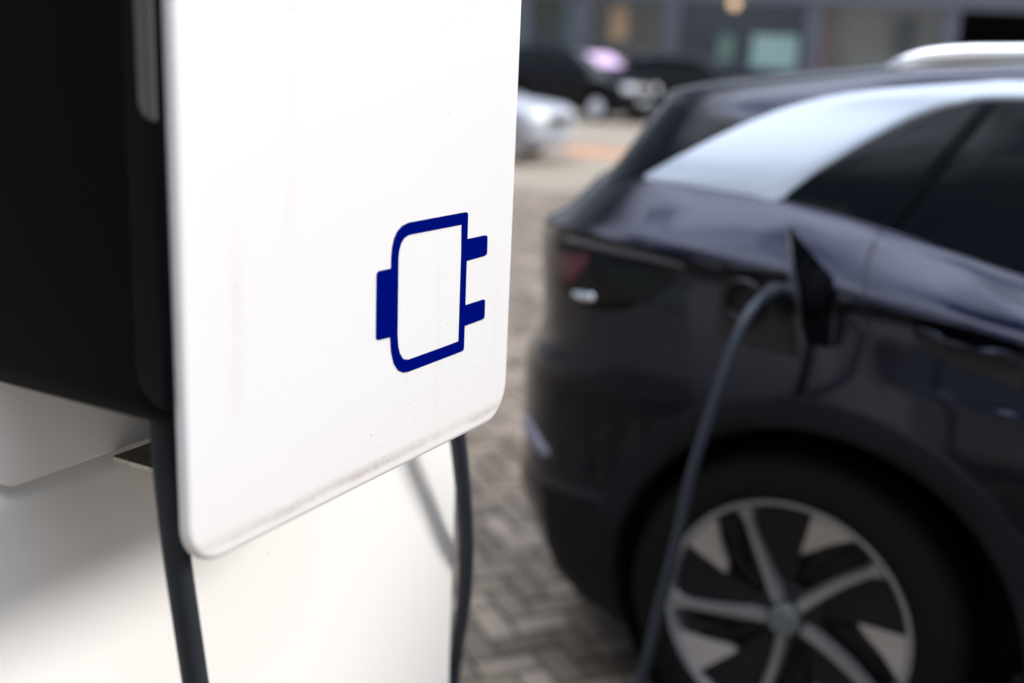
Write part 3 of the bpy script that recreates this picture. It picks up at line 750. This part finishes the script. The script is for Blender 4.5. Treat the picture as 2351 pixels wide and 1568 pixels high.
tag(cc, 'blue grey cable plugged into the dark blue car and hanging at the cabinet edge', 'cable', 'charging cables')
mk('cable_sheath', *tube(P_, rr, 24), M['cable_far'], cc)
pg = [W(onside((1806, 690), .93)), W(onside((1796, 684), .955)), W(onside((1778, 676), 1.0)), W(onside((1752, 686), 1.06))]
v, f = tube(catmull(pg, 6), np.interp(np.linspace(0, 1, 19), [0, .4, 1], [.034, .026, .014]), 24); mk('plug', v, f, M['cable'], cc)

# ------------------------------------------------------------------ background cars
def bgcar(pos, rz, paint, name, label, cat, sc=(1, 1, 1), group='cars parked in front of the building', van=False):
    root = empty(name, (*pos, 0), rz); tag(root, label, cat, group)
    zc = [(-1, .90), (3.6, .80)]; zb = [(-1, .98), (1.6, .95), (3.6, .80)]
    zr = [(-.8, 1.36), (.3, 1.44), (1.2, 1.42), (2.2, 1.3)] if not van else [(-.8, 1.42), (.3, 1.45), (1.6, 1.42), (2.6, 1.3)]
    k = .35 if van else 0
    lv = [('z', .2, .80, -.6, 3.3, .4, .5), ('z', .32, .86, -.7, 3.42, .4, .5), ('z', .55, .88, -.72, 3.45, .4, .5), ('z', .75, .88, -.7, 3.40, .4, .6), ('c', 0, .88, -.68, 3.2, .4, .7),
          ('t', 0, .82, -.66, 2.55 + k, .4, .8), ('t', .3, .79, -.64, 2.2 + k, .35, .6), ('t', .6, .74, -.60, 1.85 + k, .3, .5), ('t', .9, .68, -.5, 1.5 + k, .3, .4), ('t', 1, .62, -.46, 1.35 + k, .3, .4), ('r', .03, .3, -.3, 1.1, .2, .3), ('r', .035, .02, 0, .9, .02, .02)]
    s_ = Shell(zc, zb, zr, lv, side=40, nr=12); v, f = s_.cut([(0, .32, .36), (2.6, .32, .36)])
    def T3(v): return np.array(v) * sc
    mk('body', T3(v), f, paint, root, auto=55)
    def sp(A, B, off, nm, m):
        o = strip(s_, A, B, off, nm, m, root, nu=14, nv=5, curve=False)
        for c in [q for q in root.children if q.name.startswith(nm)]:
            if not c.get('sc'): c.scale = sc; c['sc'] = 1
    f1 = 1.55 + k
    sp([(-.35, 1.36), (.62, 1.38)], [(-.45, 1.02), (.62, 1.0)], .004, 'rear_side_window', M['bgglass'])
    sp([(.72, 1.38), (f1 - .3, 1.34)], [(.72, 1.0), (f1 + .45, .98)], .004, 'front_side_window', M['bgglass'])
    def fp(y0, y1, zt, zb_, nm, m, off, n=12):
        v = []
        for kk in range(7):
            for i in range(n + 1):
                z = zt + (zb_ - zt) * kk / 6; y = y0 + (y1 - y0) * i / n; h = s_.bvh.ray_cast(Vector((6, y, z)), Vector((-1, 0, 0)))
                p = h[0] if h[0] is not None else Vector((2, y, z)); v.append(((p.x + off) * sc[0], p.y * sc[1], (p.z + off * .4) * sc[2]))
        return mk(nm, v, [(kk * (n + 1) + i, (kk + 1) * (n + 1) + i, (kk + 1) * (n + 1) + i + 1, kk * (n + 1) + i + 1) for kk in range(6) for i in range(n)], m, root)
    fp(-.6, .6, 1.34, 1.02, 'windscreen', M['bgglass'], .008)
    for sg in (1, -1): fp(sg * .42, sg * .74, .74, .60, 'headlight', M['lamp_lens'], .012, 6)
    fp(-.36, .36, .66, .50, 'grille', M['black'], .01); fp(-.24, .24, .46, .36, 'number_plate', M['silver'], .02)
    for x in (0, 2.6):
        for sg in (-1, 1):
            w_ = empty('wheel', (x * sc[0], sg * .85 * sc[1], .32)); w_.parent = root
            if sg > 0: w_.rotation_euler = (0, 0, math.pi)
            q = .32 / .366
            mk('tyre', [(a * q, b * .8, c * q) for a, b, c in lathe(TY, 32)[0]], lathe(TY, 32)[1], M['rubber'], w_)
            mk('hubcap', *lathe([(.001, -.01), (.06, -.012), (.10, .0), (.20, -.006), (.225, .004)], 32), M['alloy'], w_)
    mb = MB(); mb.box(-.4 * sc[0], 3.1 * sc[0], -.7, .7, .2, .6)
    mb.build('underbody', M['black'], root)
    return root, fp
def heading(a): h = az(a); return math.atan2(h[1], h[0]), h
def place(px_front_wheel, a, sc): 
    g = CP + ray(px_front_wheel) * (CAMH / -ray(px_front_wheel)[2]); rz, h = heading(a); left = np.array([-h[1], h[0], 0])
    return (g - h * 2.6 * sc[0] + left * .85 * sc[1])[:2], rz
sc = (.98, 1., 1.22); pos, rz = place((1366, 279), 133, sc)
mpv, fp = bgcar(pos, rz, M['bgblack'], 'parked_van', 'black people carrier with silver hubcaps and a pink sheet in its windscreen', 'van', sc, van=True)
sheet_v = fp(-.50, .46, 1.32, 1.08, 'sheet_tmp', M['black'], .02)
M['pink'] = mat('pink_white_sheet', (.62, .45, .68), .5, var=(1.5, .15))
me = sheet_v.data; bpy.data.objects.remove(sheet_v)
so = bpy.data.objects.new('windscreen_sheet', me); COL.objects.link(so); me.materials.clear(); me.materials.append(M['pink'])
so.location = mpv.location; so.rotation_euler = mpv.rotation_euler
tag(so, 'pale pink sheet lying across the windscreen of the black people carrier', 'sheet')
g = (.52, 16.6); rz, h = heading(118)
bgcar((g[0] - h[0] * 3.4, g[1] - h[1] * 3.4), rz, M['bgwhite'], 'parked_car', 'silver white car whose nose shows beside the white panel', 'car', (1, 1, 1.0))
pos, rz = place((1722, 290), 97, (1, 1, 1.18))
bgcar(pos, rz, M['bgblack'], 'parked_car', 'black car mostly hidden behind the roof of the charging car', 'car', (1, 1, 1.18))

# ------------------------------------------------------------------ shop building behind
BA = 100.0                                           # azimuth of the facade direction
bx = az(BA); B0 = np.array([1.6, 34.2, 0.]); bn = np.array([-bx[1], bx[0], 0])    # bn: to the back
bld = empty('shop_building', tuple(B0), math.atan2(bx[1], bx[0]))
tag(bld, 'long grey shop front with wide windows and a dark open bay at its right end', 'building')
def bl_(p):                                          # photo point -> local x, z on the facade
    v = ray(p); t = bn.dot(B0 - CP) / bn.dot(v); q = CP + t * v - B0; return q.dot(bx), q[2]
cols = [bl_((x, 100))[0] for x in (1200, 1335, 1541, 1862, 2178)]
zl = 3.22
def bx_(name, m, x0, x1, y0, y1, z0, z1, par=bld): return MB().box(x0, x1, y0, y1, z0, z1).build(name, m, par)
bx_('upper_wall', M['wall'], -22, 30, 0, 9, zl + .45, 4.9)
bx_('lintel', M['concrete'], -22, 30, -.12, .3, zl, zl + .45)
bx_('back_wall', M['dark'], -22, 30, 6, 6.3, 0, zl + .4); bx_('floor_slab', M['dark'], -22, 30, .05, 6, .0, .02); bx_('roof', M['wall'], -22.2, 30.2, -.3, 9.2, 4.9, 5.05)
edges = [cols[0] - 7.8, cols[0] - 3.9] + cols + [cols[-1] + 4.2, cols[-1] + 8.4]
for c_ in edges: bx_('pillar', M['concrete'], c_ - .20, c_ + .20, -.08, .25, 0, zl)
for sx_ in (-22, 29.8): bx_('side_wall', M['wall'], sx_, sx_ + .2, .3, 9, 0, zl + .45)
M['pane'] = bpy.data.materials.new('shop_glass'); M['pane'].use_nodes = True; t = M['pane'].node_tree; t.nodes.clear()
o_ = t.nodes.new('ShaderNodeOutputMaterial'); a_ = t.nodes.new('ShaderNodeMixShader'); tr = t.nodes.new('ShaderNodeBsdfTransparent'); gl = t.nodes.new('ShaderNodeBsdfGlossy'); gl.inputs['Roughness'].default_value = .02
tr.inputs[0].default_value = (.95, .97, .98, 1); a_.inputs[0].default_value = .07
t.links.new(tr.outputs[0], a_.inputs[1]); t.links.new(gl.outputs[0], a_.inputs[2]); t.links.new(a_.outputs[0], o_.inputs[0])
for i, (a, b) in enumerate(zip(edges, edges[1:])):
    if abs(a - cols[-1]) < .01: continue
    wv = bx_('window', M['concrete'], a + .2, b - .2, .0, .12, 0, .35)
    mb = MB().box(a + .2, b - .2, .05, .065, .35, zl - .002); mb.build('pane', M['pane'], wv)
def back(name, pxa, pxb, col, depth=.9, em=None, cat=None, lab=None, thing=False):
    (x0, z1), (x1, z0) = bl_(pxa), bl_(pxb); x0 *= 1 + depth / 40; x1 *= 1 + depth / 40
    m = mat(name + '_mat', col, .7, var=(1.5, .2))
    o = bx_(name, m, x0, x1, depth, depth + .08, max(z0, .03), z1, None if thing else bld)
    if thing: o.location = bld.location; o.rotation_euler = bld.rotation_euler; tag(o, lab, cat)
    return o
back('partition', (1352, -10), (1522, 250), (.30, .26, .23), .8)
back('partition', (1885, -10), (2155, 250), (.40, .37, .31), .7)
back('partition', (1215, -10), (1300, 250), (.035, .045, .04), 1.4)
back('partition', (1285, -10), (1318, 250), (.2, .28, .36), .9)
back('partition', (1565, -10), (1845, 250), (.06, .075, .13), .9)
back('orange_banner', (1402, 12), (1438, 92), (.85, .48, .24), .16, thing=True, cat='banner', lab='narrow orange brown banner hanging behind the shop window')
back('poster', (1728, 78), (1826, 160), (.62, .95, .86), .16, thing=True, cat='poster', lab='large pale mint poster in the shop window right of the middle pillar')
back('poster', (1650, 80), (1680, 140), (.2, .4, .32), .16, thing=True, cat='poster', lab='small dim green poster left of the mint poster')
back('curtain', (1884, 0), (1912, 170), (.22, .13, .11), .16, thing=True, cat='curtain', lab='reddish brown curtain edge beside the pillar of the beige window')
back('display_board', (2060, 40), (2098, 130), (.02, .02, .018), .16, thing=True, cat='board', lab='dark upright board standing in the beige shop window')
pos = B0 + bx * (cols[-1] + 1.6) + bn * 1.2
# lit globe lamp under the lintel
lx, lz = bl_((1686, 10))
M['glow'] = mat('warm_globe', (.9, .7, .45), .5, emit=(1., .62, .34, .9))
lampo = empty('ceiling_lamp', tuple(B0 + bx * lx - bn * .3), 0); tag(lampo, 'round warm glowing lamp under the beam above the shop window', 'lamp')
gv, gf = [], []
for i in range(13):
    for k in range(24): a, b = math.pi * i / 12, 2 * math.pi * k / 24; gv.append((.15 * math.sin(a) * math.cos(b), .15 * math.sin(a) * math.sin(b), lz + .15 * math.cos(a)))
gf = [(i * 24 + k, i * 24 + (k + 1) % 24, (i + 1) * 24 + (k + 1) % 24, (i + 1) * 24 + k) for i in range(12) for k in range(24)]
mk('globe', gv, gf, M['glow'], lampo); MB().box(-.012, .012, -.012, .012, lz + .15, lz + .42).build('lamp_stem', M['concrete'], lampo)
# small green plant in the beige window
pv, pf = [], []
(x0, z1), (x1, z0) = bl_((1885, 120)), bl_((1930, 168))
for k in range(260):
    c = np.array([random.uniform(x0, x1), .45 + random.uniform(-.15, .15), random.uniform(z0 - .3, z1)]); a = np.array([random.gauss(0, 1) for _ in range(3)]) * .05; b = np.array([random.gauss(0, 1) for _ in range(3)]) * .05
    n = len(pv); pv += [c - a, c + b, c + a, c - b]; pf.append((n, n + 1, n + 2, n + 3))
po = empty('potted_plant', tuple(B0), bld.rotation_euler[2]); tag(po, 'green leafy plant at the foot of the beige shop window', 'plant')
mk('foliage', pv, pf, mat('leaf', (.10, .16, .03), .6), po, smooth=False); MB().box((x0 + x1) / 2 - .15, (x0 + x1) / 2 + .15, .3, .6, .02, z0 - .25).build('pot', M['concrete'], po)
# grey van in the open bay
rz, h = heading(150)
pp = B0 + bx * (cols[-1] + 2.0) + bn * 3.0
bgcar((pp[0], pp[1]), rz, M['bggrey'], 'parked_van', 'dark grey van in the dark open bay at the right end of the building', 'van', (1, 1.05, 1.6), van=True)
